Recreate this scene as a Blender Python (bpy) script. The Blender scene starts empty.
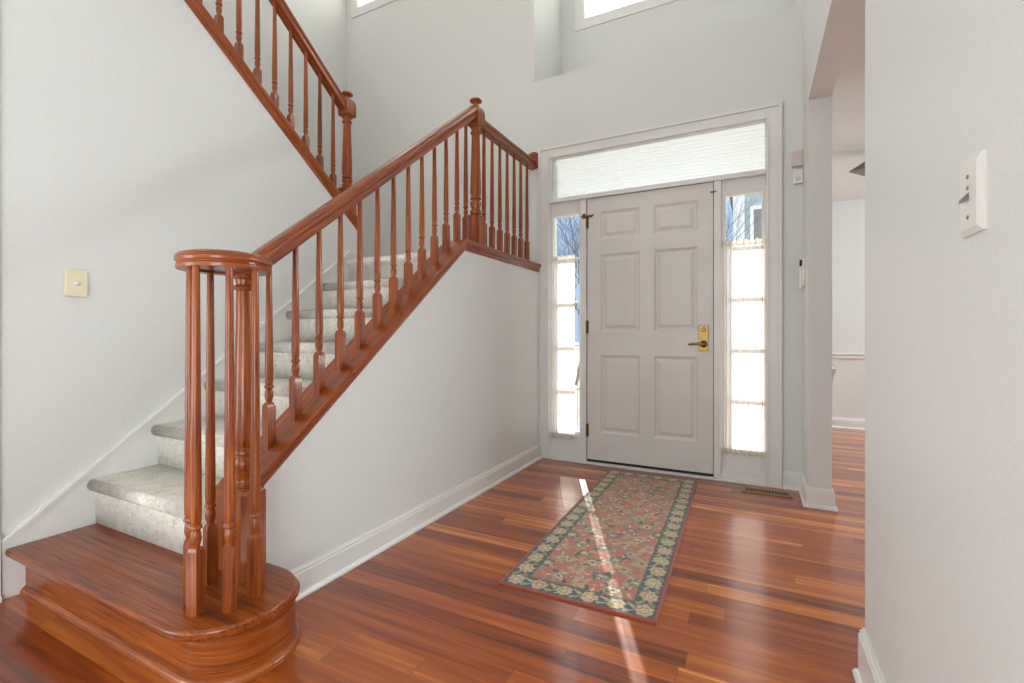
import bpy, bmesh, math, random
import numpy as np
from mathutils import Vector, Matrix

random.seed(7)
C = bpy.context.scene.collection
PI = math.pi

# ------------------------------------------------------------------ camera
SC = bpy.context.scene
cd = bpy.data.cameras.new('camera')
cam = bpy.data.objects.new('camera', cd)
C.objects.link(cam)
cd.sensor_fit = 'HORIZONTAL'
cd.sensor_width = 36.0
cd.lens = 472.12 / 1024 * 36.0
cd.shift_y = -(341.5 - 335.63) / 1024
cd.clip_start = 0.02
cd.clip_end = 400
cam.location = (1.1535, -3.5458, 0.9944)
cam.rotation_euler = (PI / 2, 0, math.radians(27.0))
SC.camera = cam

# ------------------------------------------------------------------ world, sun, lights, exposure
SUN_AZ = math.radians(23.5)
SUN_EL = math.radians(26.5)
w = bpy.data.worlds.new('sky')
SC.world = w
w.use_nodes = True
nt = w.node_tree
nt.nodes.clear()
gtc = nt.nodes.new('ShaderNodeTexCoord')
gsp = nt.nodes.new('ShaderNodeSeparateXYZ')
sky = nt.nodes.new('ShaderNodeValToRGB')          # dim blue low down to bright pale overhead
sky.color_ramp.elements[0].position = 0.22
sky.color_ramp.elements[0].color = (0.15, 0.22, 0.33, 1)
sky.color_ramp.elements[1].position = 0.55
sky.color_ramp.elements[1].color = (0.84, 0.90, 0.98, 1)
nt.links.new(gtc.outputs['Generated'], gsp.inputs[0])
nt.links.new(gsp.outputs[2], sky.inputs[0])
bgn = nt.nodes.new('ShaderNodeBackground')
bgn.inputs['Strength'].default_value = 3.2
wo = nt.nodes.new('ShaderNodeOutputWorld')
nt.links.new(sky.outputs[0], bgn.inputs[0])
nt.links.new(bgn.outputs[0], wo.inputs[0])


def lamp(name, kind, loc, power, color=(1, 1, 1), direction=None, size=None, size_y=None):
    l = bpy.data.lights.new(name, kind)
    o = bpy.data.objects.new(name, l)
    C.objects.link(o)
    o.location = loc
    l.energy = power
    l.color = color
    if kind == 'AREA':
        l.shape = 'RECTANGLE'
        l.size = size
        l.size_y = size_y or size
    elif kind == 'SUN':
        l.angle = math.radians(0.53)
    elif size:
        l.shadow_soft_size = size
    if direction is not None:
        o.rotation_euler = Vector(direction).to_track_quat('-Z', 'Y').to_euler()
    return o


lamp('sun', 'SUN', (-4, 9, 8), 6.2, (1.0, 0.95, 0.88),
     (math.sin(SUN_AZ) * math.cos(SUN_EL), -math.cos(SUN_AZ) * math.cos(SUN_EL), -math.sin(SUN_EL)))
# added fill lamps for hall and dining, then lamps outside the two high windows
COOL = (0.88, 0.975, 1.0)
SOFT = (0.91, 0.97, 1.0)
lamp('back_fill', 'AREA', (0.05, -6.9, 1.6), 30, SOFT, (0, 1, 0.02), 2.4, 2.6)  # added fill in front of the solid back wall
lamp('stair_hall_fill', 'AREA', (-0.2, -6.9, 4.2), 4.5, SOFT, (0, 1, -0.3), 2.6, 1.6)  # added high fill, also with no window behind it
lamp('hall_ceiling_fill', 'AREA', (-0.3, -2.0, 5.3), 8, (1.0, 0.95, 0.90), (0, 0, -1), 2.0, 2.0)  # added overhead fill, no fitting on the ceiling
lamp('upper_hall_warm_fill', 'POINT', (-1.95, -3.0, 4.5), 22, (1.0, 0.88, 0.74), size=0.15)  # added warm lamp without a fitting, lifts the outer and landing walls
lamp('left_room_fill', 'AREA', (-1.9, -5.2, 0.8), 76, COOL, (1, 0.38, 0.15), 2.4, 1.2)  # added fill shining through an opening made for it
lamp('right_room_fill', 'AREA', (2.0, -5.4, 0.8), 92, COOL, (-1, 0.6, 0.45), 2.2, 1.2)  # added fill from the opposite side, likewise through a made opening
lamp('dining_fill', 'AREA', (4.9, 1.4, 2.1), 94, COOL, (-1, 0, -0.35), 2.2, 0.5)  # added strip fill set before a solid wall, no window
lamp('landing_window_daylight', 'AREA', (-1.95, 0.35, 4.9), 88, (1.0, 0.97, 0.92), (0, -1, -0.25), 1.1, 1.1)
lamp('recess_window_daylight', 'AREA', (0.5, 0.98, 4.75), 80, (1.0, 0.99, 0.97), (0, -1, -0.25), 1.6, 1.2)

SC.view_settings.view_transform = 'Standard'
SC.view_settings.look = 'None'
SC.view_settings.gamma = 1.0
SC.view_settings.use_curve_mapping = False
SC.view_settings.exposure = 0.06


# ------------------------------------------------------------------ materials
def lin(r, g, b):
    def f(c):
        c /= 255.0
        return c / 12.92 if c <= 0.04045 else ((c + 0.055) / 1.055) ** 2.4
    return (f(r), f(g), f(b), 1.0)


def newmat(name):
    m = bpy.data.materials.new(name)
    m.use_nodes = True
    n = m.node_tree
    n.nodes.clear()
    out = n.nodes.new('ShaderNodeOutputMaterial')
    b = n.nodes.new('ShaderNodeBsdfPrincipled')
    n.links.new(b.outputs[0], out.inputs[0])
    return m, n, b, out


def N(n, t, **kw):
    x = n.nodes.new(t)
    for k, v in kw.items():
        setattr(x, k, v)
    return x


def math_node(n, op, a, b=None):
    x = N(n, 'ShaderNodeMath', operation=op)
    for i, v in enumerate((a, b)):
        if v is None:
            continue
        if isinstance(v, (int, float)):
            x.inputs[i].default_value = v
        else:
            n.links.new(v, x.inputs[i])
    return x.outputs[0]


def ramp(n, fac, stops):
    r = N(n, 'ShaderNodeValToRGB')
    while len(r.color_ramp.elements) < len(stops):
        r.color_ramp.elements.new(0.5)
    for e, (p, c) in zip(r.color_ramp.elements, stops):
        e.position = p
        e.color = c
    n.links.new(fac, r.inputs[0])
    return r.outputs[0]


def plain(name, rgb, rough=0.5, metal=0.0, spec=0.5, bump=0.0, bscale=300.0, coat=0.0):
    m, n, b, out = newmat(name)
    tc = N(n, 'ShaderNodeTexCoord')
    no = N(n, 'ShaderNodeTexNoise')
    no.inputs['Scale'].default_value = bscale if bump else 3.0
    no.inputs['Detail'].default_value = 2
    n.links.new(tc.outputs['Object'], no.inputs['Vector'])
    c = lin(*rgb)
    lo = tuple(v * 0.97 for v in c[:3]) + (1,)
    hi = tuple(min(1, v * 1.03) for v in c[:3]) + (1,)
    n.links.new(ramp(n, no.outputs[0], [(0.35, lo), (0.65, hi)]), b.inputs['Base Color'])
    b.inputs['Roughness'].default_value = rough
    b.inputs['Metallic'].default_value = metal
    b.inputs['Specular IOR Level'].default_value = spec
    b.inputs['Coat Weight'].default_value = coat
    b.inputs['Coat Roughness'].default_value = 0.12
    if bump:
        bp = N(n, 'ShaderNodeBump')
        bp.inputs['Strength'].default_value = bump
        bp.inputs['Distance'].default_value = 0.002
        n.links.new(no.outputs[0], bp.inputs['Height'])
        n.links.new(bp.outputs[0], b.inputs['Normal'])
    return m


def oak(axis):
    m, n, b, out = newmat('varnished_oak_' + axis)
    tc = N(n, 'ShaderNodeTexCoord')
    oi = N(n, 'ShaderNodeObjectInfo')
    off = N(n, 'ShaderNodeCombineXYZ')
    r10 = math_node(n, 'MULTIPLY', oi.outputs['Random'], 23.0)
    for i in range(3):
        n.links.new(r10, off.inputs[i])
    add = N(n, 'ShaderNodeVectorMath', operation='ADD')
    if axis == 'bent':
        ga = N(n, 'ShaderNodeAttribute', attribute_name='grain')
        n.links.new(ga.outputs['Vector'], add.inputs[0])
    else:
        n.links.new(tc.outputs['Object'], add.inputs[0])
    n.links.new(off.outputs[0], add.inputs[1])

    def grain(cross, along, detail, dist):
        mp = N(n, 'ShaderNodeMapping')
        s = {'bent': (along, cross, cross), 'x': (along, cross, cross), 'y': (cross, along, cross), 'z': (cross, cross, along)}[axis]
        mp.inputs['Scale'].default_value = s
        n.links.new(add.outputs[0], mp.inputs[0])
        no = N(n, 'ShaderNodeTexNoise')
        no.inputs['Scale'].default_value = 1
        no.inputs['Detail'].default_value = detail
        no.inputs['Distortion'].default_value = dist
        n.links.new(mp.outputs[0], no.inputs[0])
        return no.outputs[0]
    g1 = grain(60, 1.6, 3, 0.7)
    g2 = grain(240, 7, 2, 0.2)
    mix = math_node(n, 'ADD', math_node(n, 'MULTIPLY', g1, 0.52), math_node(n, 'MULTIPLY', g2, 0.48))
    mix = math_node(n, 'ADD', mix, math_node(n, 'MULTIPLY', math_node(n, 'SUBTRACT', oi.outputs['Random'], 0.5), 0.06))
    col = ramp(n, mix, [(0.34, lin(92, 38, 9)), (0.46, lin(134, 62, 18)), (0.56, lin(154, 77, 26)), (0.68, lin(180, 102, 42))])
    n.links.new(col, b.inputs['Base Color'])
    b.inputs['Roughness'].default_value = 0.36
    b.inputs['Specular IOR Level'].default_value = 0.3
    b.inputs['Coat Weight'].default_value = 0.4
    b.inputs['Coat Roughness'].default_value = 0.12
    bp = N(n, 'ShaderNodeBump')
    bp.inputs['Strength'].default_value = 0.12
    bp.inputs['Distance'].default_value = 0.001
    n.links.new(g2, bp.inputs['Height'])
    n.links.new(bp.outputs[0], b.inputs['Normal'])
    return m


def floor_mat():
    m, n, b, out = newmat('hardwood_strip_floor')
    tc = N(n, 'ShaderNodeTexCoord')
    sp = N(n, 'ShaderNodeSeparateXYZ')
    n.links.new(tc.outputs['Object'], sp.inputs[0])
    W, L = 0.079, 1.35
    yv = math_node(n, 'DIVIDE', sp.outputs[1], W)
    row = math_node(n, 'FLOOR', yv)
    fy = math_node(n, 'FRACT', yv)
    wn = N(n, 'ShaderNodeTexWhiteNoise', noise_dimensions='1D')
    n.links.new(row, wn.inputs['W'])
    xo = math_node(n, 'ADD', sp.outputs[0], math_node(n, 'MULTIPLY', wn.outputs[0], 9.7))
    xv = math_node(n, 'DIVIDE', xo, L)
    idx = math_node(n, 'FLOOR', xv)
    fx = math_node(n, 'FRACT', xv)
    cb = N(n, 'ShaderNodeCombineXYZ')
    n.links.new(row, cb.inputs[0])
    n.links.new(idx, cb.inputs[1])
    w2 = N(n, 'ShaderNodeTexWhiteNoise', noise_dimensions='2D')
    n.links.new(cb.outputs[0], w2.inputs['Vector'])
    rnd = w2.outputs[0]
    # grain, shifted per plank
    co = N(n, 'ShaderNodeCombineXYZ')
    n.links.new(math_node(n, 'ADD', math_node(n, 'MULTIPLY', sp.outputs[0], 1.5), math_node(n, 'MULTIPLY', rnd, 31)), co.inputs[0])
    n.links.new(math_node(n, 'MULTIPLY', sp.outputs[1], 26.0), co.inputs[1])
    n.links.new(math_node(n, 'MULTIPLY', rnd, 11), co.inputs[2])
    no = N(n, 'ShaderNodeTexNoise')
    no.inputs['Scale'].default_value = 1.0
    no.inputs['Detail'].default_value = 4
    no.inputs['Distortion'].default_value = 0.8
    n.links.new(co.outputs[0], no.inputs[0])
    t = math_node(n, 'ADD', math_node(n, 'MULTIPLY', rnd, 0.62), math_node(n, 'MULTIPLY', math_node(n, 'SUBTRACT', no.outputs[0], 0.5), 1.1))
    t = math_node(n, 'ADD', t, 0.16)
    col = ramp(n, t, [(0.0, lin(92, 36, 10)), (0.28, lin(138, 62, 19)), (0.6, lin(172, 87, 30)), (0.82, lin(204, 120, 48)), (1.0, lin(236, 164, 84))])
    # seams
    e1 = math_node(n, 'LESS_THAN', fy, 0.014)
    e2 = math_node(n, 'LESS_THAN', fx, 0.0016)
    seam = math_node(n, 'MAXIMUM', e1, e2)
    mx = N(n, 'ShaderNodeMix', data_type='RGBA')
    n.links.new(math_node(n, 'MULTIPLY', seam, 0.55), mx.inputs[0])
    n.links.new(col, mx.inputs[6])
    mx.inputs[7].default_value = lin(62, 26, 14)
    n.links.new(mx.outputs[2], b.inputs['Base Color'])
    b.inputs['Roughness'].default_value = 0.32
    b.inputs['Specular IOR Level'].default_value = 0.2
    b.inputs['Coat Weight'].default_value = 0.8
    b.inputs['Coat IOR'].default_value = 1.5
    b.inputs['Coat Roughness'].default_value = 0.13
    bp = N(n, 'ShaderNodeBump')
    bp.inputs['Strength'].default_value = 0.25
    bp.inputs['Distance'].default_value = 0.001
    # gentle cupping of each board plus seams
    hgt = math_node(n, 'SUBTRACT', math_node(n, 'MULTIPLY', no.outputs[0], 0.15), seam)
    n.links.new(hgt, bp.inputs['Height'])
    n.links.new(bp.outputs[0], b.inputs['Normal'])
    return m


def carpet_mat():
    m, n, b, out = newmat('cut_pile_carpet')
    tc = N(n, 'ShaderNodeTexCoord')
    a = N(n, 'ShaderNodeTexNoise')
    a.inputs['Scale'].default_value = 120
    a.inputs['Detail'].default_value = 4
    c = N(n, 'ShaderNodeTexNoise')
    c.inputs['Scale'].default_value = 22
    c.inputs['Detail'].default_value = 3
    for k in (a, c):
        n.links.new(tc.outputs['Object'], k.inputs[0])
    s = math_node(n, 'ADD', math_node(n, 'MULTIPLY', a.outputs[0], 0.6), math_node(n, 'MULTIPLY', c.outputs[0], 0.4))
    n.links.new(ramp(n, s, [(0.36, lin(214, 205, 190)), (0.5, lin(240, 235, 224)), (0.62, lin(250, 247, 240))]), b.inputs['Base Color'])
    b.inputs['Roughness'].default_value = 0.95
    b.inputs['Specular IOR Level'].default_value = 0.1
    b.inputs['Sheen Weight'].default_value = 0.25
    bp = N(n, 'ShaderNodeBump')
    bp.inputs['Strength'].default_value = 0.7
    bp.inputs['Distance'].default_value = 0.005
    n.links.new(s, bp.inputs['Height'])
    n.links.new(bp.outputs[0], b.inputs['Normal'])
    return m


def glass_mat():
    m = bpy.data.materials.new('window_glass')
    m.use_nodes = True
    n = m.node_tree
    n.nodes.clear()
    out = N(n, 'ShaderNodeOutputMaterial')
    tr = N(n, 'ShaderNodeBsdfTransparent')
    tr.inputs[0].default_value = (0.94, 0.96, 0.96, 1)
    gl = N(n, 'ShaderNodeBsdfGlossy')
    gl.inputs['Roughness'].default_value = 0.02
    ge = N(n, 'ShaderNodeNewGeometry')
    dt = N(n, 'ShaderNodeVectorMath', operation='DOT_PRODUCT')
    n.links.new(ge.outputs['Normal'], dt.inputs[0])
    n.links.new(ge.outputs['Incoming'], dt.inputs[1])
    k = math_node(n, 'SUBTRACT', 1.0, math_node(n, 'ABSOLUTE', dt.outputs['Value']))
    refl = math_node(n, 'ADD', math_node(n, 'MULTIPLY', math_node(n, 'POWER', k, 5.0), 0.9), 0.035)
    mx = N(n, 'ShaderNodeMixShader')
    n.links.new(refl, mx.inputs[0])
    n.links.new(tr.outputs[0], mx.inputs[1])
    n.links.new(gl.outputs[0], mx.inputs[2])
    n.links.new(mx.outputs[0], out.inputs[0])
    return m


def cloth_mat(name, rgb, trans, clear):
    m = bpy.data.materials.new(name)
    m.use_nodes = True
    n = m.node_tree
    n.nodes.clear()
    out = N(n, 'ShaderNodeOutputMaterial')
    d = N(n, 'ShaderNodeBsdfDiffuse')
    t = N(n, 'ShaderNodeBsdfTranslucent')
    c = N(n, 'ShaderNodeBsdfTransparent')
    tc = N(n, 'ShaderNodeTexCoord')
    wv = N(n, 'ShaderNodeTexNoise')
    wv.inputs['Scale'].default_value = 60
    n.links.new(tc.outputs['Object'], wv.inputs[0])
    col = lin(*rgb)
    cc = ramp(n, wv.outputs[0], [(0.3, tuple(v * 0.96 for v in col[:3]) + (1,)), (0.7, col)])
    for k in (d, t):
        n.links.new(cc, k.inputs[0])
    m1 = N(n, 'ShaderNodeMixShader')
    m1.inputs[0].default_value = trans
    n.links.new(d.outputs[0], m1.inputs[1])
    n.links.new(t.outputs[0], m1.inputs[2])
    m2 = N(n, 'ShaderNodeMixShader')
    m2.inputs[0].default_value = clear
    n.links.new(m1.outputs[0], m2.inputs[1])
    n.links.new(c.outputs[0], m2.inputs[2])
    n.links.new(m2.outputs[0], out.inputs[0])
    return m


def rug_mat():
    m, n, b, out = newmat('woven_wool_rug')
    at = N(n, 'ShaderNodeAttribute', attribute_name='weave')
    n.links.new(at.outputs['Color'], b.inputs['Base Color'])
    b.inputs['Roughness'].default_value = 0.85
    b.inputs['Specular IOR Level'].default_value = 0.25
    b.inputs['Sheen Weight'].default_value = 0.3
    tc = N(n, 'ShaderNodeTexCoord')
    no = N(n, 'ShaderNodeTexNoise')
    no.inputs['Scale'].default_value = 260
    n.links.new(tc.outputs['Object'], no.inputs[0])
    bp = N(n, 'ShaderNodeBump')
    bp.inputs['Strength'].default_value = 0.5
    bp.inputs['Distance'].default_value = 0.002
    n.links.new(no.outputs[0], bp.inputs['Height'])
    n.links.new(bp.outputs[0], b.inputs['Normal'])
    return m


def siding_mat():
    m, n, b, out = newmat('clapboard_siding')
    tc = N(n, 'ShaderNodeTexCoord')
    sp = N(n, 'ShaderNodeSeparateXYZ')
    n.links.new(tc.outputs['Object'], sp.inputs[0])
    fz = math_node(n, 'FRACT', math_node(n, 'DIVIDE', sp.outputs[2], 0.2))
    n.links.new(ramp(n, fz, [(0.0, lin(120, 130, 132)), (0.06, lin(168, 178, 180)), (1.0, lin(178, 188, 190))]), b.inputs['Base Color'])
    b.inputs['Roughness'].default_value = 0.7
    bp = N(n, 'ShaderNodeBump')
    bp.inputs['Strength'].default_value = 0.6
    bp.inputs['Distance'].default_value = 0.02
    n.links.new(fz, bp.inputs['Height'])
    bp.invert = True
    n.links.new(bp.outputs[0], b.inputs['Normal'])
    return m


M = {
    'wall': plain('wall_paint', (224, 225, 223), 0.42, spec=0.35, bump=0.006, bscale=220),
    'ceil': plain('ceiling_paint', (228, 226, 222), 0.8, bump=0.05, bscale=160),
    'trim': plain('white_trim_paint', (232, 231, 228), 0.28, spec=0.5),
    'door': plain('door_paint', (224, 220, 216), 0.35),
    'floor': floor_mat(), 'carpet': carpet_mat(), 'glass': glass_mat(), 'rug': rug_mat(),
    'oakx': oak('x'), 'oaky': oak('y'), 'oakz': oak('z'), 'oakbent': oak('bent'),
    'sheer': cloth_mat('sheer_curtain', (250, 248, 244), 0.68, 0.05),
    'hem': cloth_mat('gathered_curtain_hem', (238, 232, 222), 0.45, 0.0),
    'shade': cloth_mat('window_shade', (226, 227, 226), 0.32, 0.02),
    'slat': cloth_mat('blind_slat', (250, 250, 248), 0.7, 0.02),
    'brass': plain('aged_brass', (150, 122, 72), 0.28, 1.0),
    'bronze': plain('dull_hinge_brass', (120, 100, 66), 0.42, 1.0),
    'ivory': plain('ivory_plastic', (232, 222, 190), 0.35),
    'beige': plain('beige_plastic', (214, 204, 194), 0.4),
    'white': plain('white_plastic', (232, 231, 226), 0.3),
    'grey': plain('grey_plastic', (120, 118, 114), 0.35),
    'dark': plain('dark_rubber_and_shade', (34, 32, 30), 0.6),  # sweep rubber and keypad display; also painted shade in gaps and slots
    'vent': plain('tan_vent_metal', (150, 118, 84), 0.45, 0.3),
    'steel': plain('brushed_steel', (150, 148, 144), 0.3, 0.9),
    'lampg': plain('pewter_lamp_metal', (128, 124, 118), 0.45, 0.3),
    'bark': plain('tree_bark', (112, 106, 106), 0.9),
    'grass': plain('lawn', (178, 170, 140), 0.95, bump=0.4, bscale=40),
    'concrete': plain('porch_concrete', (176, 172, 164), 0.85, bump=0.2, bscale=60),
    'siding': siding_mat(), 'roof': plain('roof_shingle', (92, 88, 86), 0.9),
    'extwhite': plain('exterior_white_paint', (230, 232, 234), 0.6),
}


# ------------------------------------------------------------------ mesh helpers
def box(bm, x0, x1, y0, y1, z0, z1):
    v = [bm.verts.new(p) for p in ((x0, y0, z0), (x1, y0, z0), (x1, y1, z0), (x0, y1, z0), (x0, y0, z1), (x1, y0, z1), (x1, y1, z1), (x0, y1, z1))]
    for f in ((3, 2, 1, 0), (4, 5, 6, 7), (0, 1, 5, 4), (1, 2, 6, 5), (2, 3, 7, 6), (3, 0, 4, 7)):
        bm.faces.new([v[i] for i in f])


def boxes(*lst):
    bm = bmesh.new()
    for b in lst:
        box(bm, *b)
    return bm


def prism(bm, pts, axis, a, b):
    """Polygon pts (2-D) extruded along axis from a to b. axis x: pts are (y,z); y: (x,z); z: (x,y)."""
    def P(p, t):
        return {'x': (t, p[0], p[1]), 'y': (p[0], t, p[1]), 'z': (p[0], p[1], t)}[axis]
    v0 = [bm.verts.new(P(p, a)) for p in pts]
    v1 = [bm.verts.new(P(p, b)) for p in pts]
    k = len(pts)
    fs = [bm.faces.new(v0), bm.faces.new(v1)]
    for i in range(k):
        fs.append(bm.faces.new((v0[i], v0[(i + 1) % k], v1[(i + 1) % k], v1[i])))
    bmesh.ops.recalc_face_normals(bm, faces=fs)


def lathe(bm, prof, cx=0, cy=0, seg=16, close=True):
    rings = []
    for r, z in prof:
        rings.append([bm.verts.new((cx + r * math.cos(2 * PI * i / seg), cy + r * math.sin(2 * PI * i / seg), z)) for i in range(seg)])
    for a, b in zip(rings, rings[1:]):
        for i in range(seg):
            f = bm.faces.new((a[i], a[(i + 1) % seg], b[(i + 1) % seg], b[i]))
            f.smooth = True
    if close:
        bm.faces.new(list(reversed(rings[0])))
        bm.faces.new(rings[-1])


def square_stack(bm, prof, cx=0, cy=0):
    rings = []
    for h, z in prof:
        rings.append([bm.verts.new((cx + sx * h, cy + sy * h, z)) for sx, sy in ((-1, -1), (1, -1), (1, 1), (-1, 1))])
    for a, b in zip(rings, rings[1:]):
        for i in range(4):
            bm.faces.new((a[i], a[(i + 1) % 4], b[(i + 1) % 4], b[i]))
    bm.faces.new(list(reversed(rings[0])))
    bm.faces.new(rings[-1])


def sweep(bm, path, prof, closed=False, smooth=False):
    """Profile (side, up) carried along path, kept plumb: side is horizontal, up is vertical."""
    n = len(path)
    rings = []
    for i, p in enumerate(path):
        a = path[(i - 1) % n] if (closed or i > 0) else path[i]
        b = path[(i + 1) % n] if (closed or i < n - 1) else path[i]
        t = Vector((b[0] - a[0], b[1] - a[1], 0)).normalized()
        s = Vector((t.y, -t.x, 0))
        rings.append([bm.verts.new((p[0] + s.x * q[0], p[1] + s.y * q[0], p[2] + q[1])) for q in prof])
    k = len(prof)
    fs = []
    for i in range(n if closed else n - 1):
        a, b = rings[i], rings[(i + 1) % n]
        for j in range(k):
            f = bm.faces.new((a[j], a[(j + 1) % k], b[(j + 1) % k], b[j]))
            f.smooth = smooth
            fs.append(f)
    if not closed:
        fs.append(bm.faces.new(rings[0]))
        fs.append(bm.faces.new(rings[-1]))
    bmesh.ops.recalc_face_normals(bm, faces=fs)


def tube(bm, pts, r, seg=10):
    """Round bar through points (any direction); r is a number or a list."""
    rings = []
    ref = Vector((0.31, 0.17, 0.93))
    for i, p in enumerate(pts):
        a = Vector(pts[max(i - 1, 0)])
        b = Vector(pts[min(i + 1, len(pts) - 1)])
        t = (b - a).normalized()
        u = t.cross(ref)
        if u.length < 0.05:
            u = t.cross(Vector((1, 0, 0)))
        u.normalize()
        v = t.cross(u)
        rr = r[i] if isinstance(r, (list, tuple)) else r
        rings.append([bm.verts.new(Vector(p) + (u * math.cos(2 * PI * k / seg) + v * math.sin(2 * PI * k / seg)) * rr) for k in range(seg)])
    for a, b in zip(rings, rings[1:]):
        for k in range(seg):
            f = bm.faces.new((a[k], a[(k + 1) % seg], b[(k + 1) % seg], b[k]))
            f.smooth = True
    bm.faces.new(list(reversed(rings[0])))
    bm.faces.new(rings[-1])


def thing(name, label, cat, loc=(0, 0, 0), group=None):
    o = bpy.data.objects.new(name, None)
    C.objects.link(o)
    o.location = loc
    o.empty_display_size = 0.1
    o['label'] = label
    o['category'] = cat
    if group:
        o['group'] = group
    return o


WORLD = {}


def obj(name, bm, mat, parent=None, frame=None, bevel=0.0, segs=2, recalc=True, bend=None):
    """One mesh object. bm is in world coordinates; frame becomes the object's own axes (grain follows them)."""
    if recalc:
        bmesh.ops.recalc_face_normals(bm, faces=bm.faces)
    me = bpy.data.meshes.new(name)
    bm.to_mesh(me)
    bm.free()
    if mat:
        me.materials.append(M[mat])
    if mat.startswith('oak'):
        for p in me.polygons:
            p.use_smooth = True
        me.set_sharp_from_angle(angle=math.radians(32))
    if bend:                                   # grain that runs round a bent piece: centre (cx, cy), radius, straight front before x = cx
        cx, cy, r, whole = bend
        at = me.attributes.new('grain', 'FLOAT_VECTOR', 'POINT')
        for i, v in enumerate(me.vertices):
            x, y, z = v.co
            a = math.atan2(y - cy, x - cx)
            if whole or x > cx:
                al = cx + r * (a + PI / 2) if not whole else r * a
                cr = math.hypot(x - cx, y - cy)
            else:
                al, cr = x, cy - y
            at.data[i].vector = (al, cr, z)
    o = bpy.data.objects.new(name, me)
    C.objects.link(o)
    fr = frame or Matrix.Identity(4)
    if frame:
        me.transform(frame.inverted())
    WORLD[o.name] = fr
    if parent is not None:
        pw = WORLD.get(parent.name, Matrix.Translation(parent.location))
        o.parent = parent
        o.matrix_parent_inverse = pw.inverted()
    o.matrix_basis = fr
    if bevel:
        b = o.modifiers.new('bevel', 'BEVEL')
        b.width = bevel
        b.segments = segs
        b.limit_method = 'ANGLE'
        b.angle_limit = math.radians(40)
        b.harden_normals = False
    return o


def struct(name, bm, mat, parent=None, bevel=0.0, frame=None):
    o = obj(name, bm, mat, parent, frame, bevel)
    if parent is None:
        o['kind'] = 'structure'
    return o


def tag(o, label, cat, group=None):
    o['label'] = label
    o['category'] = cat
    if group:
        o['group'] = group
    return o


def place_copy(src, parent, loc, rotz=0):
    c = src.copy()
    C.objects.link(c)
    c.parent = parent
    c.matrix_parent_inverse = Matrix.Translation(parent.location).inverted()
    c.matrix_basis = Matrix.Translation(loc) @ Matrix.Rotation(rotz, 4, 'Z')
    return c


def wall_cells(bm, axis, a0, a1, z0, z1, t0, t1, holes):
    """Wall along axis ('x' or 'y') with rectangular openings (a0,a1,z0,z1)."""
    aa = sorted({a0, a1} | {v for h in holes for v in h[:2]})
    zz = sorted({z0, z1} | {v for h in holes for v in h[2:]})
    for zl, zh in zip(zz, zz[1:]):
        run = None
        for al, ah in zip(aa, aa[1:]):
            am, zm = (al + ah) / 2, (zl + zh) / 2
            solid = not any(h[0] < am < h[1] and h[2] < zm < h[3] for h in holes)
            if solid:
                run = [run[0], ah] if run else [al, ah]
            if (not solid or ah == aa[-1]) and run:
                if axis == 'x':
                    box(bm, run[0], run[1], t0, t1, zl, zh)
                else:
                    box(bm, t0, t1, run[0], run[1], zl, zh)
                run = None


def base_profile(h):
    # (out, up) from the wall face: shoe moulding, flat board, stepped cap
    return [(0, 0), (0.026, 0), (0.026, 0.008), (0.020, 0.018), (0.014, 0.020), (0.014, h - 0.024),
            (0.011, h - 0.020), (0.011, h - 0.012), (0.006, h - 0.006), (0.005, h), (0, h)]


def baseboard(name, pts, h=0.115):
    """pts: floor path; the board projects to the right-hand side of travel."""
    bm = bmesh.new()
    n = len(pts)
    prof = base_profile(h)
    rings = []
    for i, p in enumerate(pts):
        d0 = Vector((p[0] - pts[i - 1][0], p[1] - pts[i - 1][1])).normalized() if i > 0 else None
        d1 = Vector((pts[i + 1][0] - p[0], pts[i + 1][1] - p[1])).normalized() if i < n - 1 else None
        s0 = Vector((d0.y, -d0.x)) if d0 else None
        s1 = Vector((d1.y, -d1.x)) if d1 else None
        if s0 is None:
            s = s1
        elif s1 is None:
            s = s0
        else:
            s = (s0 + s1)
            s = s / s.dot(s0)
        rings.append([bm.verts.new((p[0] + s.x * q[0], p[1] + s.y * q[0], q[1] + 0.0005)) for q in prof])
    k = len(prof)
    for a, b in zip(rings, rings[1:]):
        for j in range(k):
            bm.faces.new((a[j], a[(j + 1) % k], b[(j + 1) % k], b[j]))
    bm.faces.new(rings[0])
    bm.faces.new(rings[-1])
    return struct(name, bm, 'trim')


# ------------------------------------------------------------------ room shell
CEIL = 5.4
XS = -0.389          # face of the wall under the stairs
XL = -1.38           # face of the wall on the far side of the first flight
XR = 1.442            # face of the right-hand wall
XO = -2.55           # outer wall past the second flight
SL = 0.795           # stair slope


def shoe_z(y):
    return 2.479 + SL * y


def shoe2_z(y):
    return 1.015 - SL * y


struct('floor', boxes((-3.7, 5.2, -7.2, 2.62, -0.12, 0.0)), 'floor')
struct('ceiling', boxes((-2.75, 1.75, -7.2, 0.95, CEIL, CEIL + 0.12)), 'ceil')
struct('ceiling_dining', boxes((1.57, 5.2, -3.1, 2.75, 2.44, 2.56)), 'ceil')

# front wall: entry unit, landing window, deep recess above the door
bm = bmesh.new()
wall_cells(bm, 'x', -2.75, 1.57, 0, CEIL, 0.0, 0.15,
           [(-0.318, 1.243, 0.0, 2.50), (-2.40, -1.50, 4.305, 5.2), (-0.45, 1.437, 3.085, CEIL - 0.12)])
struct('wall_front', bm, 'wall')
bm = bmesh.new()
box(bm, -0.57, -0.45, 0.15, 0.63, 2.97, CEIL)
box(bm, 1.437, 1.57, 0.15, 0.63, 2.97, CEIL)
box(bm, -0.45, 1.437, 0.15, 0.63, 2.97, 3.085)
wall_cells(bm, 'x', -0.57, 1.57, 2.97, CEIL, 0.63, 0.75, [(-0.235, 1.23, 3.90, 5.2)])
struct('wall_recess', bm, 'wall')
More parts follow.
